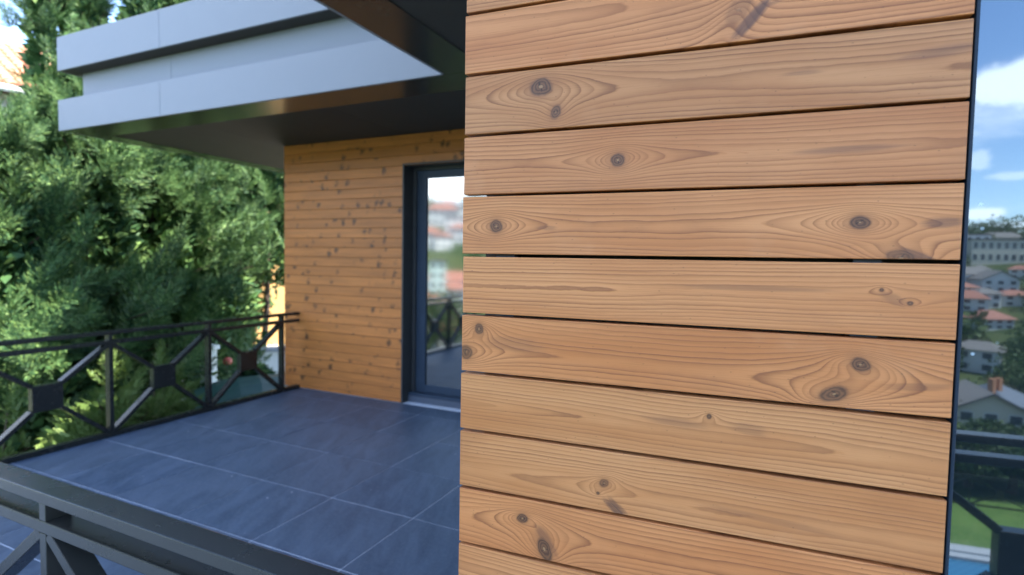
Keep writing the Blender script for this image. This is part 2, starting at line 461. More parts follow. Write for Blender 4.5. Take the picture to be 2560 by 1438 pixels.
# ------------------------------------------------------------------ mesh helpers
class MB:
    def __init__(s): s.v, s.f = [], []
    def add(s, vs, fs):
        o = len(s.v); s.v += [tuple(p) for p in vs]; s.f += [tuple(i + o for i in q) for q in fs]
    def box(s, a, b):
        x0, y0, z0 = [min(p, q) for p, q in zip(a, b)]; x1, y1, z1 = [max(p, q) for p, q in zip(a, b)]
        s.add([(x0, y0, z0), (x1, y0, z0), (x1, y1, z0), (x0, y1, z0), (x0, y0, z1), (x1, y0, z1), (x1, y1, z1), (x0, y1, z1)],
              [(3, 2, 1, 0), (4, 5, 6, 7), (0, 1, 5, 4), (1, 2, 6, 5), (2, 3, 7, 6), (3, 0, 4, 7)])
        return s
    def bar(s, p, q, w, h, side):
        """rectangular bar p -> q; w across 'side', h across the other"""
        p, q, side = Vector(p), Vector(q), Vector(side).normalized()
        ax = (q - p).normalized(); o = ax.cross(side).normalized(); sd = o.cross(ax).normalized()
        vs = [c + sd * (i * w / 2) + o * (j * h / 2) for c in (p, q) for i, j in ((-1, -1), (1, -1), (1, 1), (-1, 1))]
        s.add(vs, [(0, 1, 2, 3), (7, 6, 5, 4), (0, 4, 5, 1), (1, 5, 6, 2), (2, 6, 7, 3), (3, 7, 4, 0)])
        return s
    def tube(s, pts, radii, n=10):
        rings = []
        for i, p in enumerate(pts):
            p = Vector(p); a = Vector(pts[max(0, i - 1)]); b = Vector(pts[min(len(pts) - 1, i + 1)])
            ax = (b - a).normalized(); sd = ax.orthogonal().normalized(); o = ax.cross(sd)
            rings.append([p + (sd * math.cos(6.2832 * k / n) + o * math.sin(6.2832 * k / n)) * radii[i] for k in range(n)])
        vs = [v for r in rings for v in r]; fs = []
        for i in range(len(pts) - 1):
            for k in range(n):
                k2 = (k + 1) % n
                fs.append((i * n + k, i * n + k2, (i + 1) * n + k2, (i + 1) * n + k))
        fs.append(tuple(range(n))[::-1]); fs.append(tuple(range((len(pts) - 1) * n, len(pts) * n)))
        s.add(vs, fs); return s
    def mesh(s, name, mat, org=(0, 0, 0), fix=True):
        me = bpy.data.meshes.new(name)
        o = Vector(org)
        me.from_pydata([tuple(Vector(p) - o) for p in s.v], [], s.f)
        if fix:
            bm = bmesh.new(); bm.from_mesh(me); bmesh.ops.recalc_face_normals(bm, faces=bm.faces); bm.to_mesh(me); bm.free()
        me.materials.append(mat); me.update()
        return me
    def build(s, name, mat, parent=None, org=(0, 0, 0), bevel=0.0, seg=2, rot=0.0):
        """vertices are in the frame whose origin (in the parent's frame) is org"""
        o = bpy.data.objects.new(name, s.mesh(name, mat)); COL.objects.link(o)
        o.parent = parent; o.location = org; o.rotation_euler = (0, 0, rot)
        if bevel: bev(o, bevel, seg)
        return o


def bev(o, w, seg=2):
    m = o.modifiers.new('bevel', 'BEVEL'); m.width = w; m.segments = seg; m.limit_method = 'ANGLE'; m.angle_limit = R(40)


def link(name, me, parent=None, loc=(0, 0, 0), rot=(0, 0, 0)):
    o = bpy.data.objects.new(name, me); COL.objects.link(o)
    o.parent = parent; o.location = loc; o.rotation_euler = rot
    return o


def thing(name, label, cat, loc=(0, 0, 0), rot=0.0, group=None):
    o = bpy.data.objects.new(name, None); COL.objects.link(o)
    o.location = loc; o.rotation_euler = (0, 0, rot)
    o['label'] = label; o['category'] = cat
    if group: o['group'] = group
    return o


def np_mesh(name, verts, faces, mat):
    me = bpy.data.meshes.new(name)
    nv, nf, k = len(verts), len(faces), faces.shape[1]
    me.vertices.add(nv); me.vertices.foreach_set('co', verts.astype(np.float32).ravel())
    me.loops.add(nf * k); me.loops.foreach_set('vertex_index', faces.astype(np.int32).ravel())
    me.polygons.add(nf); me.polygons.foreach_set('loop_start', np.arange(0, nf * k, k, dtype=np.int32))
    me.polygons.foreach_set('loop_total', np.full(nf, k, dtype=np.int32))
    me.materials.append(mat); me.update(calc_edges=True)
    return me


# ------------------------------------------------------------------ layout (camera at the origin, metres)
FLOOR = -1.60
WALL_Y = 4.988                       # front of the far plank wall
NA = 0.0585860389                    # the near wall is turned a little
ND = 0.826                           # its distance from the camera
NX = Vector((math.cos(NA), math.sin(NA), 0)); NN = Vector((-math.sin(NA), math.cos(NA), 0))
SOF = 1.336                          # underside of the canopy


def mirror_near(p):
    p = Vector(p); return p - NN * (2 * (p.dot(NN) - ND))


def pix(px, py, dist):
    """point seen at a pixel of the 2560 px photograph, at a horizontal distance"""
    d = rr * ((px - 1280) / FPX) - uu * ((py - 719) / FPX) + fw
    return d * (dist / math.hypot(d.x, d.y))


# ------------------------------------------------------------------ ground
GARDEN = -7.2
YARD = -4.2
prof_d = [0, 26, 40, 80, 110, 150, 200, 260, 330, 420, 5000]
prof_z = [-7.2, -7.2, -11.0, -19.6, -19.4, -15.4, -9.0, 0.2, 9.5, 13.5, 14.0]


def ground_z(x, y):
    d = math.hypot(x, y)
    back = float(np.interp(d, prof_d, prof_z))
    k = min(1.0, max(0.0, (y + 9.0) / 6.0)); k = k * k * (3 - 2 * k)
    ang = (math.degrees(math.atan2(x, y)) % 360 - 212) / 20
    q = min(1.0, max(0.0, (d - 120) / 220)); back += 22 * q * q * (3 - 2 * q) * math.exp(-ang * ang)
    yard = YARD + min(10.0, max(0.0, d - 40) * 0.03)
    return back * (1 - k) + yard * k


def terrain():
    n, rings = 144, [0.0, 3, 6, 8, 10, 12, 14, 17, 20, 23, 26, 30, 35, 40, 50, 60, 80, 100, 120, 150, 180, 210, 240, 270, 300, 340, 400, 600, 1200, 4500]
    v, f = [], []
    for i, d in enumerate(rings):
        for k in range(n):
            a = 2 * math.pi * k / n
            x, y = d * math.sin(a), d * math.cos(a)
            v.append((x, y, ground_z(x, y)))
    for i in range(len(rings) - 1):
        for k in range(n):
            k2 = (k + 1) % n
            f.append((i * n + k, i * n + k2, (i + 1) * n + k2, (i + 1) * n + k))
    mb = MB(); mb.v, mb.f = v, f
    o = link('terrain', mb.mesh('terrain', M['terrain'], fix=True)); o['kind'] = 'structure'
    for p in o.data.polygons: p.use_smooth = True
    return o
terrain()

mb = MB(); mb.box((-26, -18.9, GARDEN - 0.2), (30, -9.6, GARDEN + 0.03))
o = mb.build('lawn', M['lawn']); o['kind'] = 'structure'
mb = MB(); mb.box((-30, -1.8, YARD - 0.3), (-5.4, 26, YARD + 0.03))
o = mb.build('yard_ground', M['litter']); o['kind'] = 'structure'

# pool, well below the balcony (seen only in the window)
mb = MB(); mb.box((-4, -14.42, GARDEN + 0.03), (26, -10.6, GARDEN + 0.06))
o = mb.build('pool_water', M['water']); o['kind'] = 'structure'
pc = thing('pool_coping', 'pale stone coping with a dark band round the pool below', 'pool edge', (10, -14.75, GARDEN))
mb = MB(); mb.box((-14, -0.36, 0.03), (16, 0.02, 0.14)); mb.build('kerb', M['coping'], pc)
mb = MB(); mb.box((-14, 0.02, 0.03), (16, 0.10, 0.11)); mb.build('band', M['poolline'], pc)
mb = MB(); mb.box((-14, 0.10, 0.03), (16, 0.35, 0.13)); mb.build('inner_kerb', M['coping'], pc)

# ------------------------------------------------------------------ terrace
mb = MB()
mb.box((-5.24, -1.12, GARDEN - 0.3), (6.0, 5.30, FLOOR - 0.0022))
terr = mb.build('terrace_floor', M['grout']); terr['kind'] = 'structure'
TW, TH = 0.646, 0.635
mb = MB(); mb.box((-TW / 2 + 0.0032, -TH / 2 + 0.0032, -0.010), (TW / 2 - 0.0032, TH / 2 - 0.0032, 0)); tile_me = mb.mesh('tile', M['tile'])
for j in range(-5, 5):
    for i in range(-1, 12):
        x0, x1 = -4.53 + TW * i, -4.53 + TW * (i + 1)
        y0, y1 = 2.148 + TH * j, 2.148 + TH * (j + 1)
        xm, ym = max(x0, -5.235), max(y0, -1.115)
        xM, yM = x1, min(y1, 4.985)
        if ym > 0.6 and x0 > -0.5: continue
        if ym > 0.6 and x1 > -0.3: xM = -0.41
        if xM - xm < 0.03 or yM - ym < 0.03: continue
        if (xM - xm) > TW - 0.001 and (yM - ym) > TH - 0.001: me = tile_me
        else:
            w, h = xM - xm, yM - ym
            q = MB(); q.box((-w / 2 + 0.0032, -h / 2 + 0.0032, -0.010), (w / 2 - 0.0032, h / 2 - 0.0032, 0)); me = q.mesh('tile', M['tile'])
        link('tile', me, terr, ((xm + xM) / 2, (ym + yM) / 2, FLOOR + random.uniform(-0.0006, 0.0006)))

# ------------------------------------------------------------------ villa
villa = thing('villa', 'modern house with pine plank walls under a pale grey flat canopy', 'house', (0, 3.0, FLOOR))
V0 = Vector((0, 3.0, FLOOR))
def L(p): return Vector(p) - V0     # world -> villa frame

# --- near plank wall
mb = MB()
mb.box((-0.398, 0.052, -1.60), (0.262, 0.30, SOF + 0.10))
near = mb.build('plank_wall', M['membrane'], villa, L(NN * ND), rot=NA)
near['label'] = 'near wall of wide pine planks with open dark joints'
mb = MB()
mb.box((-0.3653, 0.0215, -1.60), (-0.3322, 0.0515, SOF)); bt = mb.build('batten', M['batten'], near)
for s0, s1 in ((0.1476, 0.1797), (-0.20, -0.17), (-0.02, 0.01)):
    if s0 < 0.1: continue
    mb = MB(); mb.box((s0, 0.0215, -1.60), (s1, 0.0515, SOF)); mb.build('batten', M['batten'], near)
PITCHZ, GAP, Z0 = 0.09745, 0.0047, 0.397      # joints: z = Z0 - k * pitch
def jz(k): return Z0 - PITCHZ * k
# plank k lies between joint k-1 (above) and joint k (below)
KN = {   # s, z, rx, ry, rot, ring push, darkness
    1: [(-0.004, 0.345, 0.024, 0.014, 0.95, -3.0, 0.35)],
    2: [(-0.2851, 0.269, 0.0205, 0.0145, 0.0, 4.0, 0.92), (-0.2601, 0.229, 0.0088, 0.0125, -0.35, 2.6, 0.85)],
    3: [(-0.1629, 0.151, 0.0112, 0.0112, 0.2, 4.2, 0.9)],
    4: [(-0.3572, 0.054, 0.0120, 0.0110, 0.1, 4.0, 0.9), (0.1496, 0.056, 0.0125, 0.0095, 0.0, 5.0, 0.95), (0.196, 0.010, 0.018, 0.012, -0.3, 4.0, 0.75)],
    5: [(0.1767, -0.029, 0.0028, 0.0028, 0.0, 1.2, 0.9), (0.2077, -0.045, 0.0035, 0.003, 0.0, 1.5, 0.9)],
    6: [(-0.3853, -0.114, 0.0090, 0.0095, 0.0, 3.6, 0.9), (-0.4083, -0.154, 0.0135, 0.0125, 0.0, 3.5, 0.85), (0.1576, -0.127, 0.0125, 0.0098, -0.2, 4.6, 0.92), (0.1296, -0.168, 0.0195, 0.0105, 0.35, 4.4, 0.9)],
    7: [(-0.0237, -0.216, 0.0038, 0.0042, 0.0, 1.6, 0.95)],
    8: [(-0.1709, -0.337, 0.0085, 0.0072, 0.5, 2.8, 0.8), (-0.1799, -0.354, 0.0030, 0.0026, 0.0, 0.8, 0.95)],
    9: [(-0.3021, -0.417, 0.0105, 0.0080, 0.0, 3.6, 0.95), (-0.2640, -0.461, 0.0115, 0.0215, 0.42, 4.0, 0.95)],
}
ST = {   # s, z, rx, ry, rot, darkness
    1: [(0.012, 0.330, 0.040, 0.010, 0.85, 0.75), (0.05, 0.352, 0.03, 0.004, 0.4, 0.3)],
    2: [(0.23, 0.262, 0.05, 0.008, 0.1, 0.32), (0.075, 0.252, 0.03, 0.004, 0.0, 0.28)],
    3: [(0.130, 0.150, 0.075, 0.0055, 0.03, 0.42)],
    4: [(0.2378, 0.055, 0.026, 0.008, 0.1, 0.55), (0.215, 0.012, 0.03, 0.008, -0.4, 0.7), (-0.27, 0.051, 0.02, 0.0045, 0.0, 0.3)],
    5: [(0.02, -0.032, 0.12, 0.005, 0.0, 0.30), (0.19, -0.04, 0.02, 0.008, -0.5, 0.3)],
    6: [(-0.33, -0.135, 0.06, 0.014, 0.0, 0.22), (0.22, -0.150, 0.05, 0.006, 0.1, 0.3)],
    7: [(-0.07, -0.230, 0.055, 0.008, -0.05, 0.30), (0.03, -0.228, 0.03, 0.009, -0.1, 0.25)],
    8: [(-0.152, -0.373, 0.028, 0.009, -0.7, 0.75), (0.06, -0.350, 0.10, 0.006, -0.06, 0.25)],
    9: [(-0.262, -0.445, 0.03, 0.012, -0.9, 0.55)],
}
PP = {   # pith offset across, depth of pith, drift, ring width, tone, wiggle, bend
    -1: (0.010, 0.022, 0.010, 0.0042, (0.957, 0.962, 0.967), 1.0, 0.0), 0: (0.000, 0.024, -0.010, 0.0042, (0.976, 0.989, 1.000), 1.0, 0.0),
    1: (0.020, 0.020, 0.012, 0.0050, (1.033, 0.976, 0.931), 1.0, 0.0), 2: (-0.004, 0.016, -0.014, 0.0058, (0.913, 0.953, 0.984), 1.0, 0.015),
    3: (0.000, 0.014, 0.012, 0.0048, (0.969, 0.936, 0.910), 0.9, 0.0), 4: (-0.002, 0.013, -0.010, 0.0054, (1.080, 1.076, 1.073), 0.9, 0.0),
    5: (0.004, 0.012, 0.006, 0.0043, (1.055, 1.051, 1.049), 0.7, -0.012), 6: (-0.010, 0.014, 0.012, 0.0058, (1.033, 0.987, 0.951), 1.0, 0.0),
    7: (-0.008, 0.012, 0.016, 0.0046, (1.010, 1.059, 1.097), 0.8, 0.015), 8: (-0.016, 0.018, -0.008, 0.0044, (0.996, 1.028, 1.052), 0.9, 0.0),
    9: (0.000, 0.016, -0.014, 0.0052, (1.041, 0.983, 0.938), 1.0, 0.0), 10: (0.008, 0.018, 0.010, 0.0046, (1.038, 1.051, 1.060), 1.0, 0.0),
}
prng = random.Random(4)
for k in range(-9, 22):
    zt, zb = jz(k - 1), jz(k)
    zc = (zt + zb) / 2
    if zb < -1.6 or zt > SOF: continue
    if k in PP: t0, z0, sl, rg, tone, wig, bend = PP[k]
    else: t0, z0, sl, rg, tone, wig, bend = prng.uniform(-.015, .015), .018, prng.uniform(-.015, .015), .0048, (1, 1, 1), 1.0, 0.0
    seen = -2 < k < 12
    mat = pine('pine_plank_face', k * 1.73 + 21.0, t0, z0, sl, rg,
               [(a, b - zc, c, d, e, f * 1.0, h) for a, b, c, d, e, f, h in KN.get(k, [])],
               [(a, b - zc, c, d, e, f) for a, b, c, d, e, f in ST.get(k, [])], tone, wig, bend) if seen or k == -2 else bpy.data.materials.get('pine_plank_face')
    h = (PITCHZ - GAP) / 2
    q = MB(); q.box((-0.4165 + prng.uniform(-.0012, .0012), 0, -h), (0.2565, 0.021, h))
    o = q.build('plank', mat, near, (0, prng.uniform(-.0006, .0006), zc + prng.uniform(-.0004, .0004)), bevel=0.0011, seg=2)
    o.rotation_euler = (prng.uniform(-.004, .004), prng.uniform(-.0007, .0007), 0)

# --- window right of the planks
mb = MB()
for a, b in (((0.2585, 0.000, -1.60), (0.2625, 0.05, SOF - 0.003)), ((1.72, 0.000, -1.60), (1.78, 0.05, SOF - 0.003)), ((0.2625, 0.0, -1.60), (1.72, 0.05, -1.54))):
    mb.box(a, b)
win = mb.build('window', M['trim'], villa, L(NN * ND), rot=NA, bevel=0.0012)
win['label'] = 'tall coated window mirroring the hillside'
mb = MB(); mb.box((0.2627, 0.004, -1.538), (1.718, 0.016, SOF - 0.004)); mb.build('pane', M['glass'], win)
# side wall and body of the near block (hidden behind the planks)
mb = MB(); mb.box((-0.39, 1.14, FLOOR), (5.6, WALL_Y + 0.1, SOF + 0.05)); mb.build('room_block', M['white'], villa, -V0)

# --- far plank wall
mb = MB()
mb.box((-5.41, WALL_Y + 0.024, FLOOR), (-3.67, WALL_Y + 0.35, SOF + 0.02))
mb.box((-3.67, WALL_Y + 0.024, 1.03), (-0.36, WALL_Y + 0.35, SOF + 0.02))
far = mb.build('plank_wall', M['membrane'], villa, -V0)
far['label'] = 'shaded wall of narrow knotty pine boards beside the glass door'
ZT = 1.338
FP = (ZT - FLOOR) / 26.4
shared = {}
for k in range(27):
    zt = ZT - FP * k; zb = max(FLOOR + 0.004, zt - FP)
    x1 = -3.662 if zb < 1.0 else -0.40
    key = (round(zt - zb, 4), x1)
    if key not in shared:
        h = (zt - zb) / 2 - 0.0016
        q = MB(); q.box((0, 0, -h), (x1 + 5.415, 0.022, h)); shared[key] = q.mesh('plank', M['farpine'])
    o = link('plank', shared[key], far, (-5.415, WALL_Y + random.uniform(-.001, .001), (zt + zb) / 2))
    bev(o, 0.003, 2)

# --- glass door
DY = WALL_Y + 0.20
mb = MB()
mb.box((-3.660, WALL_Y - 0.004, FLOOR + 0.002), (-3.640, DY + 0.12, 1.028))          # reveal
mb.box((-3.640, WALL_Y - 0.004, 1.008), (-0.40, DY + 0.12, 1.028))
mb.box((-3.640, DY - 0.03, -1.5), (-3.602, DY + 0.02, 1.008))                      # fixed frame
mb.box((-3.602, DY - 0.03, 0.975), (-0.40, DY + 0.02, 1.008))
door = mb.build('sliding_door', M['black'], villa, -V0, bevel=0.002)
door['label'] = 'blue grey framed glass door reflecting the hillside'
LX0, LX1, LZ0, LZ1 = -3.606, -2.05, -1.498, 0.985
mb = MB()
mb.box((LX0, DY, LZ0), (LX0 + 0.125, DY + 0.06, LZ1)); mb.box((LX1 - 0.125, DY, LZ0), (LX1, DY + 0.06, LZ1))
mb.box((LX0 + 0.125, DY, LZ1 - 0.095), (LX1 - 0.125, DY + 0.06, LZ1)); mb.box((LX0 + 0.125, DY, LZ0), (LX1 - 0.125, DY + 0.06, LZ0 + 0.085))
mb.build('leaf_frame', M['frame'], door, bevel=0.003)
mb = MB(); mb.box((LX0 + 0.125, DY + 0.02, LZ0 + 0.085), (LX1 - 0.125, DY + 0.04, LZ1 - 0.095)); mb.build('pane', M['doorglass'], door)
mb = MB(); mb.box((LX1 + 0.003, DY + 0.065, LZ0), (-0.42, DY + 0.085, LZ1)); mb.build('pane', M['doorglass'], door)
mb = MB(); mb.box((-3.640, DY - 0.09, -1.53), (-0.42, DY + 0.10, -1.499)); mb.box((-3.62, DY - 0.07, -1.499), (-3.55, DY - 0.045, -1.490)); mb.build('threshold', M['frame'], door, bevel=0.002)
mb = MB(); mb.box((-3.638, DY - 0.10, FLOOR - 0.012), (-0.42, DY + 0.10, -1.531)); mb.build('riser', M['stone'], door, bevel=0.003)
mb = MB(); mb.box((-3.4, DY + 0.5, FLOOR), (-0.42, DY + 0.6, 1.1)); mb.build('curtain', M['core'], door)

# --- unseen block added above the canopy to keep sun off terrace and railings
q = MB(); q.box((-2.0, 0.75, 2.36), (5.4, 7.8, 4.9)); shade_blk = q.build('shade_block', M['white'], villa, -V0)
shade_blk['label'] = 'unseen white block added above the canopy to shade the terrace'
q = MB(); q.box((-2.25, 0.5, 4.902), (5.7, 8.1, 5.06)); q.build('shade_block_slab', M['core'], shade_blk)
q = MB(); q.box((0.2, 0.70, 2.9), (3.2, 0.748, 4.4)); q.build('shade_block_frame', M['frame'], shade_blk)
q = MB(); q.box((0.3, 0.68, 3.0), (3.1, 0.698, 4.3)); q.build('pane', M['doorglass'], shade_blk)

# --- canopy
mb = MB()
IN = 0.164
mb.box((-7.14, 3.497, 1.995), (5.8, 8.4, 2.335))
mb.box((-7.16 + IN, 3.497 + IN, 1.668), (5.8, 8.2, 1.995 + 0.002))
mb.box((-7.14, 3.497, SOF + 0.012), (5.8, 8.4, 1.668))
mb.box((-2.19, 0.222, SOF + 0.012), (5.8, 3.497, 2.335))
canopy = mb.build('canopy', M['core'], villa, -V0)
canopy['label'] = 'stepped flat roof canopy faced in pale grey sheets'
def panel(a, b, mat=M['fascia'], name='fascia_panel', bevel=0.0025):
    q = MB(); q.box(a, b); return q.build(name, mat, canopy, bevel=bevel)
SX = (-5.413, -5.407)
for z0, z1, dy, xl, sx in ((1.985, 2.345, 0.0, -7.16, -5.41), (1.672, 1.985 - 0.002, IN, -7.16 + IN, -5.48), (SOF, 1.668, 0.0, -7.16, -5.41)):
    panel((xl, 3.475 + dy, z0), (sx - 0.0015, 3.495 + dy, z1))
    panel((sx + 0.0015, 3.475 + dy, z0), (-2.213, 3.495 + dy, z1))
    panel((xl - 0.0, 3.4975 + dy, z0), (xl + 0.018, 8.4, z1))
panel((-2.212, 0.20, SOF), (-2.192, 3.474, 2.345))                      # side of the near part
panel((-2.190, 0.20, SOF), (5.8, 0.22, 2.345))
# underside of the top band
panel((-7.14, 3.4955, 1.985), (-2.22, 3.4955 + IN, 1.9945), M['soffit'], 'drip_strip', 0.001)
# glossy rims under the edge
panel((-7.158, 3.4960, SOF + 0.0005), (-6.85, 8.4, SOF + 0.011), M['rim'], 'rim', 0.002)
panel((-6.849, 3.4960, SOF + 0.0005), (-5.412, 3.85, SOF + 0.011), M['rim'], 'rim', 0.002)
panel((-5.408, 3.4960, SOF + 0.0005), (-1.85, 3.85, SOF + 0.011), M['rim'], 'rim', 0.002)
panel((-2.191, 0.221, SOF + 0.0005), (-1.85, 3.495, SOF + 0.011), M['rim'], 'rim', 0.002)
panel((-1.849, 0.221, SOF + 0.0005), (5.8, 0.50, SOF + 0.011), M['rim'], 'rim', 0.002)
# soffit sheets, a little above the rims
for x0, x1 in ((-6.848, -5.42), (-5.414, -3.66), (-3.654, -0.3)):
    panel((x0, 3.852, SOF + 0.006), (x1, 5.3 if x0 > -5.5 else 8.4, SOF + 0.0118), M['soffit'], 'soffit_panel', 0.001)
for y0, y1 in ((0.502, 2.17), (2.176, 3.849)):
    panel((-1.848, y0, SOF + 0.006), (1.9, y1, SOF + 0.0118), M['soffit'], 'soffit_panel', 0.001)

# ------------------------------------------------------------------ railings
def railing(name, label, x0, y0, zbase, ang, length, first_post, pitch=0.937, height=0.93, group=None, ends=True, dep=0.07, th=0.033):
    """frame: u along, v across (thickness dep, from 0 to -dep ... centred), w up"""
    t = thing(name, label, 'railing', (x0, y0, zbase), ang, group)
    H = height
    def b(nm, a, c): q = MB(); q.box(a, c); return q.build(nm, M['rail'], t, bevel=0.003, seg=2)
    b('top_rail', (0, -dep / 2, H - th), (length, dep / 2, H))
    mid_t = H - 0.082; mid_b = mid_t - 0.035
    b('mid_rail', (0, -dep / 2 + 0.001, mid_b), (length, dep / 2 - 0.001, mid_t))
    b('bottom_rail', (0, -dep / 2, 0.0), (length, dep / 2, 0.042))
    posts = []
    u = first_post
    while u < length - 0.02:
        if u > 0.0:
            q = MB()
            q.box((u - th / 2, -dep / 2 + 0.002, 0.042), (u + th / 2, dep / 2 - 0.002, mid_b))
            q.box((u - th / 2, -dep / 2 + 0.002, mid_t), (u + th / 2, dep / 2 - 0.002, H - th))
            q.build('post', M['rail'], t, bevel=0.002)
        posts.append(u); u += pitch
    posts = [first_post - pitch] + posts + [posts[-1] + pitch]
    pz = (0.042 + mid_b) / 2 + 0.02; ps = 0.105
    for p0, p1 in zip(posts[:-1], posts[1:]):
        c = (p0 + p1) / 2
        if c - ps < 0 or c + ps > length: pass
        if 0 < c - ps and c + ps < length:
            b('plate', (c - ps, -dep / 2 + 0.003, pz - ps), (c + ps, dep / 2 - 0.003, pz + ps))
        if c - ps < 0.1 or c + ps > length - 0.1: continue
        for sx in (-1, 1):
            for sz in (-1, 1):
                a = Vector((c + sx * ps * 0.97, 0, pz + sz * ps * 0.97))
                e = Vector(((p1 - th / 2) if sx > 0 else (p0 + th / 2), 0, mid_b if sz > 0 else 0.042))
                ee = e + (e - a).normalized() * -0.004
                lo, hi = 0.0, length
                if not (lo - 0.01 <= ee.x <= hi + 0.01):
                    lim = lo if ee.x < lo else hi
                    if not (lo < a.x < hi): continue
                    ee = a + (ee - a) * ((lim - a.x) / (ee.x - a.x))
                q = MB(); q.bar(a, ee, dep - 0.006, th, (0, 1, 0)); q.build('brace', M['rail'], t, bevel=0.002)
    return t

# left edge of the terrace, running into the far wall
railing('balcony_railing', 'dark metal railing along the left terrace edge ending at the far plank wall', -5.195, 0.80, FLOOR, R(90), WALL_Y - 0.80 - 0.002, 2.846 - 0.80 + 0.016 - 0.937 * 2)
# foreground railing, dying into the left edge of the near wall
railing('balcony_railing', 'olive grey metal railing closest to the camera with broad flat top', -5.16, 0.857, FLOOR, 0.0, 5.16 - 0.47, 5.16 - 1.8235 - 0.937 * 3)
# railing behind the camera (seen in the window)
railing('balcony_railing', 'dark balcony railing mirrored close up in the tall window', -5.20, -1.05, FLOOR, 0.0, 9.0, 0.3045)
# garden fence beyond the pool
railing('garden_railing', 'thin dark railing beyond the lawn, mirrored in the tall window', -12, -18.4, GARDEN + 0.03, 0.0, 34.0, 0.5, pitch=1.5)


# ------------------------------------------------------------------ conifers
def kites(base, dirs, nrm, ln, wd):
    """one kite-shaped leaflet per row"""
    side = np.cross(dirs, nrm); side /= (np.linalg.norm(side, axis=1, keepdims=True) + 1e-9)
    p0 = base; p2 = base + dirs * ln[:, None]
    m = base + dirs * (ln * 0.45)[:, None]
    p1 = m + side * (wd / 2)[:, None]; p3 = m - side * (wd / 2)[:, None]
    v = np.stack([p0, p1, p2, p3], 1).reshape(-1, 3)
    f = np.arange(len(base) * 4).reshape(-1, 4)
    return v, f


def unit(a): return a / (np.linalg.norm(a, axis=-1, keepdims=True) + 1e-9)


def make_plume(rng, length=1.0, width=0.34, nsub=52, nfr=20):
    """one upswept branch end along +Z: a cone of feathery side sprays, each a flat fan of leaflets"""
    B, D, N, LN, WD = [], [], [], [], []
    for i in range(nsub):
        u = (i + rng.random()) / nsub
        az = i * 2.4 + rng.random() * 0.9
        out = np.array([math.cos(az), math.sin(az), 0.0])
        sl = length * 0.42 * (1.0 - 0.72 * u) * (0.75 + 0.5 * rng.random())
        lift = 0.55 + 1.0 * u + 0.35 * rng.random()
        d = unit(out + np.array([0, 0, lift]))
        p = np.array([0, 0, length * 0.9 * u]) + out * 0.02
        tg = np.array([-out[1], out[0], 0.0])
        nr = unit(np.cross(d, tg) * (1 if np.cross(d, tg)[2] > 0 else -1) + rng.normal(size=3) * 0.30)
        nr = unit(nr - d * nr.dot(d)); sd = np.cross(d, nr)
        for j in range(nfr):
            w = (j + 0.6 * rng.random()) / nfr
            s = 1 if j % 2 else -1
            ang = s * (0.75 - 0.35 * w) + rng.normal() * 0.12
            dd = unit(d * math.cos(ang) + sd * math.sin(ang) + nr * rng.normal() * 0.14 + np.array([0, 0, 0.10]))
            B.append(p + d * sl * w * 0.92); D.append(dd); N.append(unit(nr + rng.normal(size=3) * 0.35))
            LN.append(sl * (0.29 - 0.14 * w) * (0.8 + 0.4 * rng.random())); WD.append(LN[-1] * 0.25)
    return [np.array(a) for a in (B, D, N, LN, WD)]


PL = [make_plume(np.random.default_rng(100 + i)) for i in range(7)]


def place_plumes(pos, axis, size, rng):
    V, Fc, o = [], [], 0
    for p, a, s in zip(pos, axis, size):
        B, D, N, LN, WD = PL[rng.integers(len(PL))]
        a = unit(a); h = unit(np.cross(a, np.array([0.3, 0.7, 0.2]) + 0.01)); k = np.cross(a, h)
        r = rng.random() * 6.283
        h2 = h * math.cos(r) + k * math.sin(r); k2 = np.cross(a, h2)
        Mx = np.stack([h2, k2, a], 0) * s
        bend = np.zeros_like(B); bend[:, 2] = 0
        v, f = kites(B @ Mx + p, unit(D @ Mx), unit(N @ Mx), LN * s, WD * s)
        V.append(v); Fc.append(f + o); o += len(v)
    return np.concatenate(V), np.concatenate(Fc)


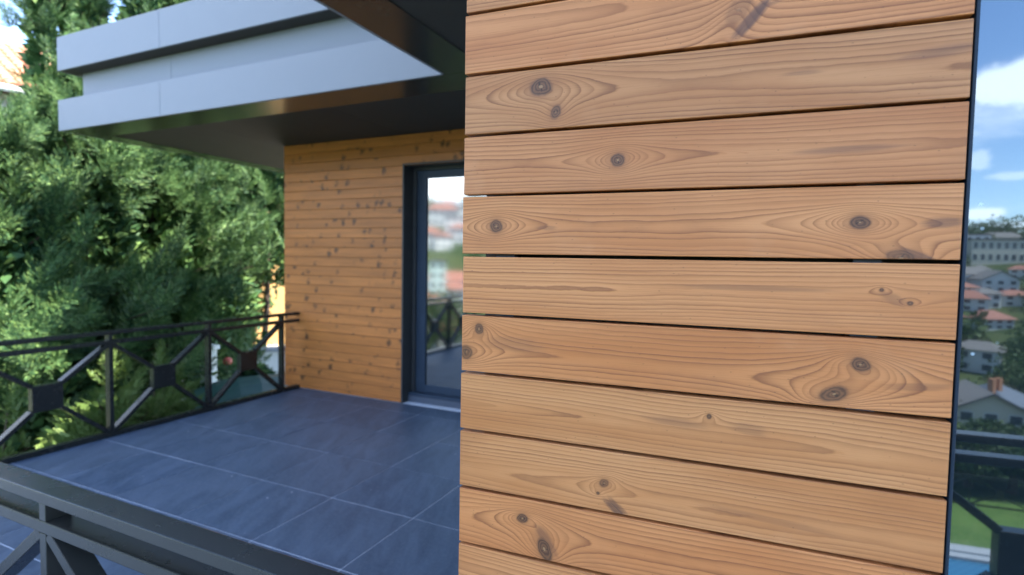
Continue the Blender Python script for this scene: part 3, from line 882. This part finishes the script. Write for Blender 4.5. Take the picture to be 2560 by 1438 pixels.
def conifer(label, x, y, zb, top, radius, seed, zlow=None, n=150, mat='conifer', group='tall conifers behind the railing', size=1.0, name='conifer_tree', facing=0.62, shape=0.75, fill=950):
    rng = np.random.default_rng(seed)
    t = thing(name, label, 'tree' if 'tree' in name else 'shrub', (x, y, zb), 0, group)
    H = top - zb
    lo = (zlow - zb) if zlow is not None else 0.3
    pos, axis, sz = [], [], []
    camdir = math.atan2(-y, -x)
    per = 5                                   # plumes to a bough
    nb = max(4, n // per)
    for i in range(nb):
        u = ((i + rng.random()) / nb) ** 0.85
        z = lo + (H - lo - 0.5) * u
        prof = radius * (1 - u) ** shape * min(1.0, 0.55 + u * 3.0) + 0.06
        az = rng.random() * 6.283 if rng.random() > facing else camdir + rng.normal() * 0.85
        r = prof * (0.48 + 0.52 * rng.random() ** 0.7)
        o = np.array([math.cos(az), math.sin(az), 0])
        c0 = o * r + np.array([0, 0, z])
        ax = o * (0.75 + 0.3 * rng.normal()) + np.array([0, 0, 0.9]) + rng.normal(size=3) * 0.15
        bs = size * (0.72 + 0.5 * rng.random()) * (1.0 - 0.32 * u)
        for k in range(per):
            s = bs * (1.0 if k == 0 else 0.55 + 0.25 * rng.random())
            off = (rng.normal(size=3) * 0.24 + ax * (0.0 if k == 0 else -0.18 + 0.30 * rng.random())) * bs * (0 if k == 0 else 1)
            pos.append(c0 + off); axis.append(unit(ax) + rng.normal(size=3) * 0.22); sz.append(s)
    pos.append(np.array([0, 0, H - 0.8 * size])); axis.append(np.array([0.05, 0, 1.0])); sz.append(0.9 * size)
    v, f = place_plumes(pos, axis, sz, rng)
    # inner foliage: short twiggy sprays that close the crown
    nf = int(fill * radius * (H - lo))
    uu_ = rng.random(nf) ** 0.9; az = rng.random(nf) * 6.283
    pr = radius * (1 - uu_) ** shape * np.minimum(1.0, 0.55 + uu_ * 3.0)
    rr_ = pr * np.sqrt(rng.random(nf)) * 0.80
    base = np.stack([np.cos(az) * rr_, np.sin(az) * rr_, lo - 0.1 + (H - lo - 0.6) * uu_], 1)
    dirs = unit(np.stack([np.cos(az), np.sin(az), 0.5 + 0 * az], 1) + rng.normal(size=(nf, 3)) * 0.6)
    ln = 0.13 + 0.14 * rng.random(nf)
    v2, f2 = kites(base, dirs, unit(rng.normal(size=(nf, 3))), ln, ln * 0.42)
    f = np.concatenate([f, f2 + len(v)]); v = np.concatenate([v, v2])
    link('crown', np_mesh('crown', v, f, M[mat]), t)
    q = MB()
    k = 7
    pts = [(0.06 * math.sin(i * 1.3 + seed), 0.06 * math.cos(i * 0.9 + seed), H * 0.93 * i / k) for i in range(k + 1)]
    r0 = 0.035 * H ** 0.75 * 0.55
    q.tube(pts, [r0 * (1 - 0.88 * i / k) for i in range(k + 1)], 9); q.build('trunk', M['bark'], t)
    q = MB()
    for i in range(0, len(pos) - 1, 3):
        a = Vector((0, 0, max(0.2, pos[i][2] - 0.25))); b = Vector(pos[i]) + Vector(axis[i]).normalized() * 0.25 * sz[i]
        q.tube([a, (a + b) / 2 + Vector((0, 0, -0.04)), b], [0.022, 0.015, 0.006], 5)
    q.build('limbs', M['bark'], t)['kind'] = 'stuff'
    return t


def at(px, dist):   # ground position under a pixel column (photo px at the horizon)
    p = pix(px, 640, dist); return p.x, p.y
trees = [   # label, photo column, distance to the left, top, radius, lowest branches, plumes
    ('slender conifer rising beside the red tiled roof at the canopy corner', 140, 9.6, 5.6, 0.50, 0.2, 81),
    ('bushy conifer in front of the red tiled roof, its top below the gutter', -10, 8.6, 1.95, 1.6, -3.4, 107),
    ('tall conifer showing above the left part of the grey canopy', 390, 12.0, 7.8, 1.8, -2.0, 121),
    ('broad conifer in front under the canopy corner, with bright tips', 215, 9.2, 2.7, 1.7, -3.2, 121),
    ('dense conifer under the middle of the canopy soffit', 385, 9.6, 3.3, 1.8, -3.2, 121),
    ('tall dark conifer behind, showing above the canopy near the sheet seam', 470, 13.0, 8.4, 2.2, -2.0, 121),
    ('conifer left of the ochre house, lower branches in shade', 500, 10.2, 3.2, 1.6, -2.2, 116),
    ('open conifer beside the far plank wall, ochre house showing through', 660, 10.4, 3.6, 1.5, -0.6, 72),
    ('conifer behind the slender one, its crown crossing the sky gap', 235, 13.0, 7.4, 0.8, -1.0, 87),
    ('dark conifer between the ochre house and the canopy, behind the front row', 545, 12.6, 3.2, 1.9, -1.6, 60),
    ('dark rear conifer whose crown ends just under the canopy soffit', 330, 14.0, 3.4, 2.3, -3.0, 50),
    ('dark rear conifer showing low behind the first railing panel', 40, 13.5, 2.0, 2.3, -3.4, 50),
    ('dark conifer filling the gap behind the broad front conifer', 120, 12.2, 2.6, 2.2, -3.0, 92),
]
for i, (lab, px, X0, top, rad, zl, n) in enumerate(trees):
    x, y = at(px, 10.0); x, y = -X0, y / abs(x) * X0
    conifer(lab, x, y, YARD, top, rad, 40 + i, zl, n, size=0.72 if rad < 1 else 1.28)
x, y = at(270, 6.9); conifer('bright green young conifer seen through the left railing beside its second post', x, y, YARD, -0.88, 1.1, 71, -2.4, 60, 'shrubleaf', 'young conifers below the railing', 0.62, 'conifer_shrub', shape=0.6)
x, y = at(395, 7.4); conifer('small young conifer low behind the railing plate', x, y, YARD, -1.0, 0.45, 72, -2.6, 26, 'shrubleaf', 'young conifers below the railing', 0.5, 'conifer_shrub', shape=0.6)
x, y = at(628, 9.0); conifer('low young conifer in front of the white garden wall', x, y, YARD, -1.0, 1.0, 74, -3.2, 64, 'conifer', 'young conifers below the railing', 0.6, 'conifer_shrub', shape=0.6)
x, y = at(20, 6.3); conifer('young conifer tip at the foot of the railing corner', x, y, YARD, -1.15, 0.45, 73, -2.6, 26, 'shrubleaf', 'young conifers below the railing', 0.5, 'conifer_shrub', shape=0.6)

# ------------------------------------------------------------------ neighbours' houses on the left
def roof_house():
    """pantiled roof and eave showing left of the canopy"""
    c = pix(20, 211, 15.2)
    face = math.atan2(-c.y, -c.x)                     # wall faces the camera
    ez = c.z
    t = thing('neighbour_house', 'white house with a red pantile roof behind the conifers', 'house', (c.x, c.y, YARD), face - R(90) + R(12))
    H = ez - YARD
    q = MB(); q.box((-6, -7.0, 0), (6, -0.45, H - 0.10)); q.build('wall', M['white'], t)
    sl = R(27); n = 26
    q = MB()
    run = 3.6
    q.add([(-6.4, 0.05, H - 0.06), (6.4, 0.05, H - 0.06), (6.4, -run, H + run * math.tan(sl) - 0.06), (-6.4, -run, H + run * math.tan(sl) - 0.06), (6.4, -2 * run, H - 0.06), (-6.4, -2 * run, H - 0.06)],
          [(0, 1, 2, 3), (3, 2, 4, 5)])
    rf = q.build('roof', M['redroof'], t)
    q = MB(); q.tube([(-6.4, 0.10, H - 0.10), (6.4, 0.10, H - 0.10)], [0.07, 0.07], 10); q.build('gutter', M['gutter'], t)
    # pantile: a half round barrel
    q = MB(); k = 6; ln = 0.40
    ring = [(0.115 * math.cos(math.pi * i / k), 0.085 * math.sin(math.pi * i / k)) for i in range(k + 1)]
    vs = [(a, 0, b) for a, b in ring] + [(a * 0.86, ln, b * 0.86) for a, b in ring]
    q.add(vs, [(i, i + 1, k + 2 + i, k + 1 + i) for i in range(k)] + [tuple(range(k + 1))])
    tm = q.mesh('roof_tile', M['rooftile'])
    # tiles on the stretch the photograph shows (a window of 22 x 13)
    for r in range(13):
        for s in range(23):
            x = -3.2 + s * 0.24
            yy = 0.06 - r * 0.30 * math.cos(sl); zz = H - 0.03 + r * 0.30 * math.sin(sl)
            o = link('roof_tile', tm, rf, (x, yy, zz), (-sl, 0, math.pi + random.uniform(-.03, .03)))
            o.rotation_euler = (sl - R(2), random.uniform(-.03, .03), math.pi)
    return t
roof_house()

c = pix(655, 700, 15.5)
t = thing('neighbour_house', 'ochre house wall glowing through the conifers beside the plank wall', 'house', (c.x, c.y, YARD), math.atan2(-c.y, -c.x) + R(90))
q = MB(); q.box((-2.2, 0.0, 1.9), (5, 6, 5.2)); q.build('wall', M['ochre'], t)
q = MB(); q.box((-2.6, -0.1, 0), (5, 6, 1.9)); q.build('base_wall', M['white'], t)
q = MB(); q.add([(-2.7, -0.5, 5.15), (5.4, -0.5, 5.15), (5.4, 3, 7.0), (-2.7, 3, 7.0), (5.4, 6.5, 5.15), (-2.7, 6.5, 5.15)], [(0, 1, 2, 3), (3, 2, 4, 5)]); q.build('roof', M['redroof'], t)
q = MB(); q.box((2.6, -0.03, 2.7), (3.5, 0.02, 4.1)); w = q.build('window', M['white'], t)
q = MB(); q.box((2.68, -0.05, 2.78), (3.42, -0.032, 4.02)); q.build('pane', M['winglass'], w)

# teal cover sheet just beyond the railing, next to the plank wall
c = pix(645, 928, 8.2)
mb = MB(); nx, ny = 9, 7
vs = []
for j in range(ny):
    for i in range(nx):
        u, v = i / (nx - 1) - .5, j / (ny - 1) - .5
        vs.append((u * 1.7, v * 1.5, -0.5 * abs(u) ** 1.5 - 0.7 * v * v + 0.03 * math.sin(7 * u + 3 * v)))
mb.add(vs, [(j * nx + i, j * nx + i + 1, (j + 1) * nx + i + 1, (j + 1) * nx + i) for j in range(ny - 1) for i in range(nx - 1)])
tz = c.z - 0.05
t = thing('garden_parasol', 'dark teal garden parasol below the railing by the plank wall', 'parasol', (c.x, c.y, YARD), R(-35))
mb.v = [(a, b, d + tz - YARD) for a, b, d in mb.v]
o = mb.build('canopy', M['teal'], t); sm = o.modifiers.new('thick', 'SOLIDIFY'); sm.thickness = 0.012
q = MB(); q.tube([(0, 0, 0), (0, 0, tz - YARD - 0.02)], [0.025, 0.02], 8); q.build('pole', M['white'], t)

# white garden wall and red lantern glimpsed under the conifers
c = pix(650, 900, 12.0)
t = thing('garden_wall', 'sunlit white garden wall glimpsed through the last railing panel', 'wall', (c.x, c.y, YARD), math.atan2(-c.y, -c.x) + R(90))
q = MB(); q.box((-1.3, 0, 0), (3.0, 0.2, c.z - YARD + 0.15)); q.build('wall_body', M['white'], t)
q = MB(); q.box((-1.36, -0.04, c.z - YARD + 0.15), (3.06, 0.24, c.z - YARD + 0.22)); q.build('wall_cap', M['coping'], t)
c = pix(522, 940, 10.5)
t = thing('gate_post', 'pale sunlit post standing behind the second railing post', 'post', (c.x, c.y, YARD))
q = MB(); q.box((-0.09, -0.09, 0), (0.09, 0.09, c.z - YARD + 0.45)); q.build('shaft', M['white'], t)
q = MB(); q.box((-0.12, -0.12, c.z - YARD + 0.45), (0.12, 0.12, c.z - YARD + 0.52)); q.build('post_cap', M['white'], t)
c = pix(569, 903, 10.0)
t = thing('garden_lantern', 'small round red garden lantern seen between the railing posts', 'lantern', (c.x, c.y, YARD))
q = MB(); hz = c.z - YARD
q.tube([(0, 0, hz - .07), (0, 0, hz - .05), (0, 0, hz - .015), (0, 0, hz + .025), (0, 0, hz + .055), (0, 0, hz + .065)], [.015, .05, .07, .065, .035, .01], 14)
q.build('globe', M['red'], t)
q = MB(); q.tube([(0, 0, 0), (0, 0, hz - .07)], [.025, .015], 8); q.build('pole', M['black'], t)

# ------------------------------------------------------------------ the valley mirrored in the glass
def house(label, p, face, w, d, h, roofm, wallm='white', rh=1.8, cols=3, storeys=2, group=None, name='hillside_house', gable=True, chim=0, flat=False):
    """p: base point (front centre); face: azimuth (rad) of the front's outward normal"""
    t = thing(name, label, 'house' if not flat else 'building', (p[0], p[1], p[2]), face + R(90), group)
    q = MB(); q.box((-w / 2, 0, -4), (w / 2, d, h)); 
    if gable and not flat:
        q.add([(-w / 2 * .999, 0.01, h), (w / 2 * .999, 0.01, h), (0, 0.01, h + rh)], [(0, 1, 2)])
        q.add([(-w / 2 * .999, d - .01, h), (w / 2 * .999, d - .01, h), (0, d - .01, h + rh)], [(0, 1, 2)])
    q.build('wall', M[wallm], t)
    q = MB()
    if flat:
        q.box((-w / 2 - .3, -.3, h), (w / 2 + .3, d + .3, h + 0.5))
    elif gable:
        for s in (-1, 1):
            a = Vector((s * (w / 2 + .5), -.5, h - .5 * rh / (w / 2))); b = Vector((0, -.5, h + rh)); 
            a2 = a + Vector((0, d + 1, 0)); b2 = b + Vector((0, d + 1, 0)); u = Vector((0, 0, .22))
            q.add([a, b, b2, a2, a + u, b + u, b2 + u, a2 + u], [(0, 1, 2, 3), (4, 5, 6, 7), (0, 1, 5, 4), (2, 3, 7, 6), (0, 3, 7, 4)])
    else:
        e = .6; i = min(w, d) * .38
        q.add([(-w / 2 - e, -e, h), (w / 2 + e, -e, h), (w / 2 + e, d + e, h), (-w / 2 - e, d + e, h),
               (-w / 2 + i, d / 2 - .1, h + rh), (w / 2 - i, d / 2 - .1, h + rh), (w / 2 - i, d / 2 + .1, h + rh), (-w / 2 + i, d / 2 + .1, h + rh)],
              [(0, 1, 5, 4), (1, 2, 6, 5), (2, 3, 7, 6), (3, 0, 4, 7), (4, 5, 6, 7), (3, 2, 1, 0)])
    rf = q.build('roof', M[roofm], t)
    for k in range(chim):
        q = MB(); q.box((w * .12 + k * 1.1, d * .3, h + rh * .3), (w * .12 + k * 1.1 + .55, d * .3 + .6, h + rh + .9)); q.build('chimney', M['brick'], rf)
    sh = h / storeys
    ww = min(1.3, w / cols * .5)
    pane_q = MB(); pane_q.box((-ww / 2, -.06, 0), (ww / 2, -.035, sh * .5)); pm = pane_q.mesh('pane', M['winglass'])
    fr_q = MB(); fr_q.box((-ww / 2 - .12, -.03, -.12), (ww / 2 + .12, .02, sh * .5 + .12)); fm = fr_q.mesh('window', M['white'])
    for s in range(storeys):
        for c_ in range(cols):
            x = -w / 2 + w * (c_ + .5) / cols
            wo = link('window', fm, t, (x, 0, s * sh + sh * .28)); link('pane', pm, wo)
    return t


def vhouse(label, px, py, dist, mirror, w, d, h, roofm, wallm='white', turn=0.0, **kw):
    v = pix(px, py, dist); v.z = 0
    if mirror == 'near': p = mirror_near(v); turn -= 0.55
    else: p = Vector((v.x, 2 * (DY + 0.02) - v.y, 0))
    z = ground_z(p.x, p.y)
    face = math.atan2(-p.y, -p.x) + turn
    return house(label, (p.x, p.y, z), face, w, d, h, roofm, wallm, **kw), (p.x, p.y)

HP = []
def H(*a, **k): HP.append(vhouse(*a, **k)[1] + (max(a[5], a[6]),))
H('cream house with a brown grey gable roof just over the mirrored rail', 2475, 1080, 78, 'near', 6.4, 7.0, 3.7, 'greyroof', 'cream', 0.2, rh=1.7, cols=3)
H('cream house half hidden behind a slate blue roof with twin orange chimneys', 2562, 1040, 90, 'near', 5.6, 7.0, 3.2, 'slateroof', 'cream', -0.5, rh=2.0, gable=False, chim=2)
H('long red roofed white house on the slope, mirrored beside the planks', 2418, 752, 185, 'near', 8.5, 7.0, 3.4, 'redroof', 'white', 0.5, gable=False, rh=2.0)
H('low red roofed white house among dark trees in the window', 2500, 790, 165, 'near', 7.5, 6.0, 2.4, 'redroof', 'white', -0.3, gable=False, rh=1.8)
H('white villa with grey roof and dormer gable below the skyline', 2505, 668, 215, 'near', 9, 9, 3.8, 'greyroof', 'white', 0.1, rh=2.4)
H('small white villa with grey hipped roof beside the trim', 2440, 672, 222, 'near', 12, 9, 4.0, 'greyroof', 'white', 0.0, gable=False, rh=2.4)
H('long cream apartment block on the skyline in the window', 2545, 640, 275, 'near', 30, 12, 8.5, 'greyroof', 'cream', 0.0, flat=True, cols=12, storeys=2)
H('white apartment block on the skyline next to the trim', 2432, 640, 282, 'near', 11, 10, 10.0, 'greyroof', 'white', 0.2, flat=True, cols=4, storeys=3)
H('small pavilion with grey roof on top of the skyline', 2515, 600, 325, 'near', 16, 8, 5, 'greyroof', 'cream', 0.0, gable=False, rh=2.5)
H('red roofed house high in the door glass', 1120, 620, 170, 'door', 15, 9, 5.5, 'redroof', 'white', 0.2, gable=False, rh=2.8)
H('white house low in the door glass', 1105, 700, 125, 'door', 9, 8, 6.5, 'greyroof', 'white', 0.1, flat=True)
H('red roofed house at the right edge of the door glass', 1150, 725, 112, 'door', 9, 8, 5, 'redroof', 'white', -0.2, gable=False, rh=2.4)
H('narrow pale mint tower block in the door glass', 1094, 660, 150, 'door', 4.4, 6, 15, 'greyroof', 'mint', 0.0, flat=True, cols=2, storeys=6)
H('white block on the hilltop in the door glass', 1105, 580, 270, 'door', 15, 9, 8, 'redroof', 'white', 0.1, gable=False, rh=3, cols=5)
H('white apartment block below the clouds in the door glass', 1145, 590, 250, 'door', 12, 9, 9, 'greyroof', 'white', 0.0, flat=True, cols=4, storeys=3)
H('white villa with red roof at the left edge of the door glass', 1076, 590, 230, 'door', 10, 9, 7, 'redroof', 'white', 0.0, gable=False, rh=2.4)

for n_, (px, py, dd) in enumerate(((2432, 700, 205), (2478, 720, 190), (2545, 735, 195), (2455, 690, 232), (2550, 690, 240), (2440, 850, 125))):
    H(('small white house with red roof above the long red roof, by the trim', 'small white house between the two red roofs and the dormered villa', 'small white house with red roof near the picture edge of the window',
       'tiny white house just under the skyline blocks', 'tiny white house under the long cream block', 'small grey roofed house low among the dark trees by the trim')[n_],
      px, py, dd, 'near', 4.5 + n_ % 3, 5, 3.0 + n_ % 2, 'greyroof' if n_ % 2 else 'redroof', 'white', 0.2 * n_ - 0.3, gable=False, rh=1.3, cols=2, group='white houses on the hillside')
for n_, (px, py, dd) in enumerate(((1085, 640, 180), (1130, 660, 160), (1150, 600, 240), (1092, 560, 300), (1125, 552, 310), (1075, 680, 140), (1158, 560, 300), (1110, 600, 230))):
    H(('white house with red roof left of the mint tower', 'white house right of the mint tower, red hipped roof', 'white house near the hilltop at the door glass edge', 'small white house on the ridge at the left of the door glass',
       'small white house on the ridge in the middle of the door glass', 'low white house at the lower left of the door glass', 'small white house on the ridge at the right of the door glass', 'pale house between the red roofs in the door glass')[n_],
      px, py, dd, 'door', 7 + n_ % 3, 7, 4.5 + (n_ * 7 % 3), 'redroof' if n_ % 3 else 'greyroof', 'white', 0.3 - 0.1 * n_, gable=False, rh=2.0, group='white houses on the hillside')


def leaf_crown(rng, c, r, h, n, leaf):
    d = unit(rng.normal(size=(n, 3)))
    lump = 1 + 0.22 * np.sin(d[:, 0] * 5 + c[0]) * np.sin(d[:, 1] * 5 + c[1]) + 0.15 * np.sin(d[:, 2] * 7 + c[0])
    rad = (0.70 + 0.30 * rng.random(n) ** 0.5) * lump
    p = d * rad[:, None] * np.array([r, r, h]) + np.array(c)
    dirs = unit(rng.normal(size=(n, 3)) + d * 0.6); nr = unit(d + rng.normal(size=(n, 3)) * 0.5)
    ln = leaf * (0.7 + 0.6 * rng.random(n))
    return kites(p, dirs, nr, ln, ln * 0.75)


rng = np.random.default_rng(5)
V, Fs, off = [], [], 0
sect = [mirror_near(pix(2480, 640, 100)), None]
va = pix(1110, 640, 100); sect[1] = Vector((va.x, 2 * (DY + .02) - va.y, 0))
azs = [math.atan2(p.x, p.y) for p in sect]
for i in range(1900):
    k = i % 5
    if k < 3: az = azs[0] + rng.normal() * 0.10 if k < 2 or i % 2 else azs[1] + rng.normal() * 0.12
    else: az = math.pi + rng.uniform(-1.25, 1.25)
    dd = 27 + (370 - 27) * rng.random() ** 1.15
    x, y = dd * math.sin(az), dd * math.cos(az)
    if y > -14: continue
    r = rng.uniform(1.3, 3.0) * (0.75 + dd / 260)
    if k == 2 and (dd < 150 or i % 3 == 0): continue
    if k > 2 and dd < 110 and -0.30 < az - (azs[1] % 6.28318) < 0.30: continue
    if dd < 62: r = rng.uniform(0.8, 1.6)
    bad = False
    for hx, hy, hw in HP:
        e = math.hypot(hx, hy); 
        lat = abs(x * hy - y * hx) / e; along = (x * hx + y * hy) / e
        if lat < hw * 0.42 + r * (0.8 if e < 95 else 0.45) and (24 if e < 95 else e - 24 - dd * 0.05) < along < e + hw + 4: bad = True
    if bad: continue
    z = ground_z(x, y)
    h = r * rng.uniform(0.8, 1.3)
    n = 420 if k < 3 else 60
    v, f = leaf_crown(rng, (x, y, z + h * 0.75), r, h, n, r * (0.20 if n == 420 else 0.55))
    V.append(v); Fs.append(f + off); off += len(v)
o = link('woods', np_mesh('woods', np.concatenate(V), np.concatenate(Fs), M['broadleaf'])); o['kind'] = 'stuff'
o['label'] = 'green tree covered hillside across the valley'

# a garden tree and hedge mirrored in the door and window
def broad_tree(label, x, y, z, h, r, seed, cat='tree', name='garden_tree', group=None):
    rng = np.random.default_rng(seed)
    t = thing(name, label, cat, (x, y, z), 0, group)
    V, Fs, off = [], [], 0
    for i in range(14):
        d = unit(rng.normal(size=3)) * np.array([r * .65, r * .65, h * .28])
        v, f = leaf_crown(rng, (d[0], d[1], h * .62 + d[2]), r * .5, h * .2, 420, 0.13)
        V.append(v); Fs.append(f + off); off += len(v)
    link('crown', np_mesh('crown', np.concatenate(V), np.concatenate(Fs), M['broadleaf']), t)
    q = MB(); q.tube([(0, 0, -.3), (0.05, 0, h * .3), (0, .05, h * .7)], [.16, .12, .05], 8); q.build('trunk', M['bark'], t)
v = pix(1095, 800, 20); broad_tree('leafy garden tree low in the door glass', v.x, 2 * (DY + .02) - v.y, ground_z(v.x, 2 * (DY + .02) - v.y), 4.6, 1.3, 3)
for i, (px, d) in enumerate(((2420, 23.5), (2470, 24.5), (2530, 23.8), (2590, 24.5))):
    p = mirror_near(pix(px, 1200, d)); z = ground_z(p.x, p.y)
    broad_tree(('bushy shrub behind the garden railing next to the trim', 'second shrub behind the garden railing from the trim', 'shrub behind the garden railing near the picture edge', 'shrub behind the garden railing past the picture edge')[i],
               p.x, p.y, z, 1.7 + 0.2 * (i % 2), 1.0, 60 + i, 'shrub', 'garden_shrub', 'shrubs behind the garden railing')
